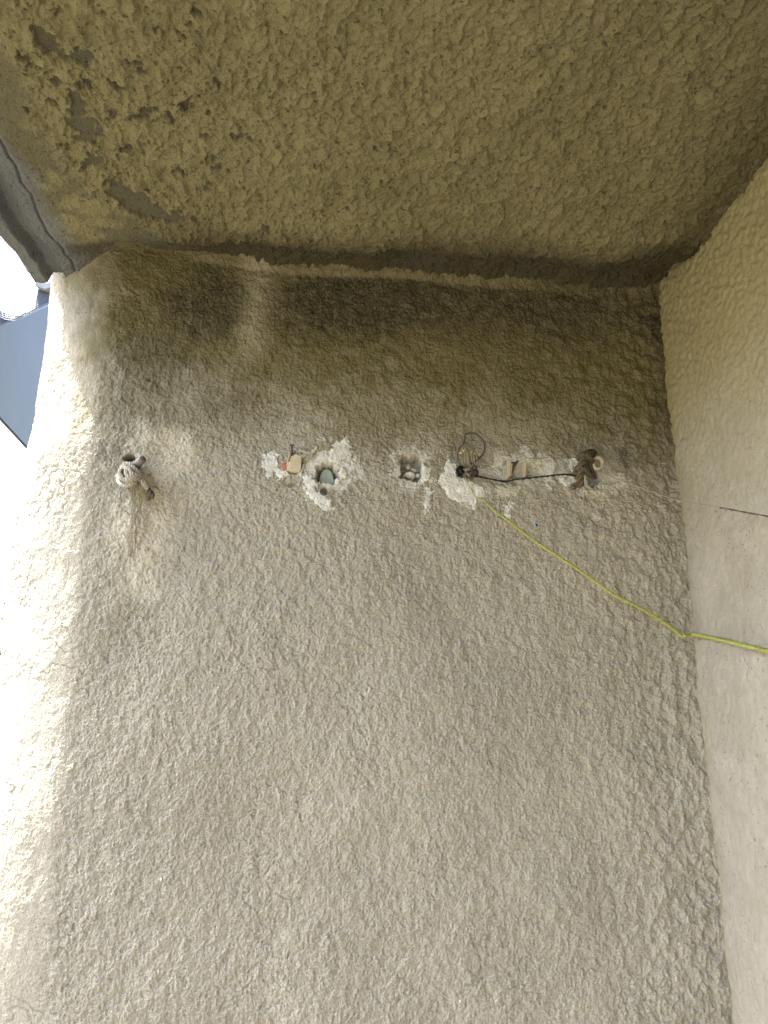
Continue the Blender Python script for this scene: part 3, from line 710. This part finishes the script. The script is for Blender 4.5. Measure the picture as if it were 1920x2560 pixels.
# ---------------------------------------------------------------- thin wire against the smooth wall
tn = thing("thin_wire", at(1700, 1250), "hair-thin grey thread ending in a dark brown wire across the right corner", "wire")
P = [at(1500, 1178, -.02), at(1546, 1200, -.03), at(1607, 1221, -.04), at(1666, 1242, -.05), at(1700, 1252, -.055), at_x(1740, 1260, .55), at_x(1785, 1267, .545), at_x(1822, 1273, .54)]
mesh_obj("pale_thread", *tube(spline(P, 60), .0008, 5), MAT['thread'], tn)
P = [at_x(1800, 1269, .5425), at_x(1822, 1273, .54), at_x(1870, 1282, .53), at_x(1920, 1291, .52), at_x(2060, 1316, .50)]
q = spline(P, 50); mesh_obj("brown_wire", *merge(twisted(q, .0013, 2, .01, 5, .00015, 3)), MAT['rust'], tn)
fz = []
for k in range(22):
    b = q[rnd.randrange(0, 40)]; d = Vector((0, rnd.uniform(-1, 1), rnd.uniform(-1, 1)))
    fz.append(tube([b, b + d * .003], .0002, 3))
mesh_obj("loose_fibre", *merge(fz), MAT['rust'], tn)["kind"] = "stuff"

# ---------------------------------------------------------------- outside, beyond the wall's edge
aw = thing("metal_awning", at(60, 950, .25), "flat blue-grey sheet metal awning seen from below outside the wall", "awning")
YA = .25
cn = [at(135, 758.5, YA + .25), at(0, 821, YA), at(-116, 876, YA - .1), at(0, 1013, YA + .05), at(95, 1128, YA + .35)]
A_, B_, C_ = at(135, 758.5, .50), at(-116, 876, .12), at(95, 1128, .62)
def on_sheet(px, py, lift=0.0):
    n_ = (B_ - A_).cross(C_ - A_).normalized()
    if n_.y > 0: n_ = -n_
    d = fw * FOC + rt * (px - 960) + up * (1280 - py)
    return EYEP + d * ((A_ - EYEP).dot(n_) / d.dot(n_)) + n_ * lift
cn = [on_sheet(*w) for w in ((140, 756), (0, 821), (-125, 885), (0, 1042), (95, 1146))]
Vt = [tuple(c) for c in cn] + [tuple(c + Vector((0, .004, .012))) for c in cn]
mesh_obj("sheet", Vt, [(0, 1, 2, 3, 4), (9, 8, 7, 6, 5)] + [(i, i + 5, (i + 1) % 5 + 5, (i + 1) % 5) for i in range(5)], MAT['panel'], aw, False)
rim = [on_sheet(*w, .004) for w in ((-116, 876), (0, 1013), (95, 1128), (95, 1146), (0, 1042), (-125, 885))]
Vt = [tuple(c + Vector((0, -.006, -.004))) for c in rim] + [tuple(c + Vector((0, .002, .001))) for c in rim]
mesh_obj("folded_rim", Vt, [(0, 1, 4, 5), (1, 2, 3, 4)] + [(i, i + 6, (i + 1) % 6 + 6, (i + 1) % 6) for i in range(6)] + [(11, 10, 7, 6), (10, 9, 8, 7)], MAT['rim'], aw, False)
tr_ = [on_sheet(140, 756), on_sheet(0, 821), on_sheet(-116, 876)]
mesh_obj("edge_bead", *tube([c + Vector((0, 0, .002)) for c in tr_], .0022, 8), MAT['panel'], aw)
# broken concrete bracket hanging beside the slab
def slab_from(pxs, Y0, Y1, nm, mat, parent, jit=.0):
    V = [tuple(at(a, b, Y0)) for a, b in pxs]; W_ = [tuple(Vector(v) + Vector((.004, Y1 - Y0, .004))) for v in V]; n = len(V)
    return mesh_obj(nm, V + W_, [tuple(range(n)), tuple(range(2 * n - 1, n - 1, -1))] + [(i, n + i, n + (i + 1) % n, (i + 1) % n) for i in range(n)], mat, parent, False)
bk = thing("concrete_bracket", at(105, 750, .30), "broken concrete post painted in shade under the slab lip, above the awning", "post")
slab_from([(96, 716), (135, 712), (140, 762), (86, 786), (88, 760), (92, 738)], .52, .55, "post_body", MAT['cloth'], bk)  # dark colour paints the post in shade, below its lit cap
slab_from([(90, 700), (104, 702), (116, 708), (128, 704), (137, 700), (137, 716), (112, 722), (100, 718), (88, 714)], .50, .54, "chipped_cap", MAT['concrete'], bk)
nt = thing("safety_net", at(45, 775, .30), "sagging pale mesh net above the awning's edge", "net")
def netpt(u, v):
    top = [(-40, 742), (8, 766), (30, 770), (52, 769), (70, 757), (92, 742)]
    t = u * 5; i = min(int(t), 4); f = t - i; x = top[i][0] * (1 - f) + top[i + 1][0] * f; y = top[i][1] * (1 - f) + top[i + 1][1] * f
    return at(x + v * (3 + 4 * sin(u * 7)), y + v * (34 - 6 * u), .32 + .03 * sin(u * 6 + v * 2))
cords = []
for k in range(24): cords.append(tube([netpt(k / 23, v / 5) for v in range(6)], .0007, 4))
for k in range(7): cords.append(tube([netpt(u / 30, k / 6) for u in range(31)], .0008, 4))
mesh_obj("mesh_cord", *merge(cords), MAT['net'], nt)["kind"] = "stuff"
ct = thing("folded_tarp", at(25, 795, .36), "grey-blue folded tarp behind the net on the awning", "tarp")
slab_from([(-40, 772), (2, 778), (20, 784), (46, 789), (30, 800), (18, 808), (0, 826), (-40, 845)], .37, .385, "front_fold", MAT['cloth'], ct)
slab_from([(-60, 790), (-4, 776), (4, 812), (-60, 850)], .355, .365, "side_fold", MAT['panel'], ct)

# a tree beyond the building, its outer twigs in view past the wall's edge
def tree(base, height, spread, seed, label):
    r = random.Random(seed); t = thing("tree", base, label, "tree")
    top = Vector(base) + Vector((r.uniform(-.4, .4), r.uniform(-.4, .4), height * .8))
    P = spline([base, Vector(base) + Vector((.15, .1, height * .35)), top], 12)
    limbs = [tube(P, [.16 * (1 - i / 14) for i in range(12)], 9)]; tips = []
    for k in range(46):
        b = P[rnd.randrange(4, 12)]; a = r.uniform(0, 2 * pi); L = spread * r.uniform(.5, 1)
        e = b + Vector((cos(a) * L, sin(a) * L, r.uniform(-.1, .6) * L)); m = (b + e) / 2 + Vector((0, 0, .15 * L))
        q = spline([b, m, e], 8); limbs.append(tube(q, [.045 * (1 - i / 9) for i in range(8)], 5)); tips += q[3:]
    mesh_obj("trunk", *merge(limbs), MAT['bark'], t)
    V, Fc = [], []
    for c in tips:
        for g in range(7):
            gc = c + Vector((r.gauss(0, .22), r.gauss(0, .22), r.gauss(0, .18)))
            for l in range(9):
                p0 = gc + Vector((r.gauss(0, .07), r.gauss(0, .07), r.gauss(0, .06)))
                d = Vector((r.gauss(0, 1), r.gauss(0, 1), r.gauss(0, .6))).normalized(); s_ = d.orthogonal().normalized(); L = r.uniform(.05, .09)
                o_ = len(V); nb = d.cross(s_) * .01
                V += [tuple(p0), tuple(p0 + d * L * .5 + s_ * L * .28 + nb), tuple(p0 + d * L), tuple(p0 + d * L * .5 - s_ * L * .28 + nb)]
                Fc.append((o_, o_ + 1, o_ + 2)); Fc.append((o_, o_ + 2, o_ + 3))
    mesh_obj("crown", V, Fc, MAT['leaf'], t, False)["kind"] = "stuff"
tree(Vector((at(-110, 1700, 8).x, 8.0, -6)), 10.3, 2.0, 5, "bright green leafy tree glimpsed past the wall's left edge")
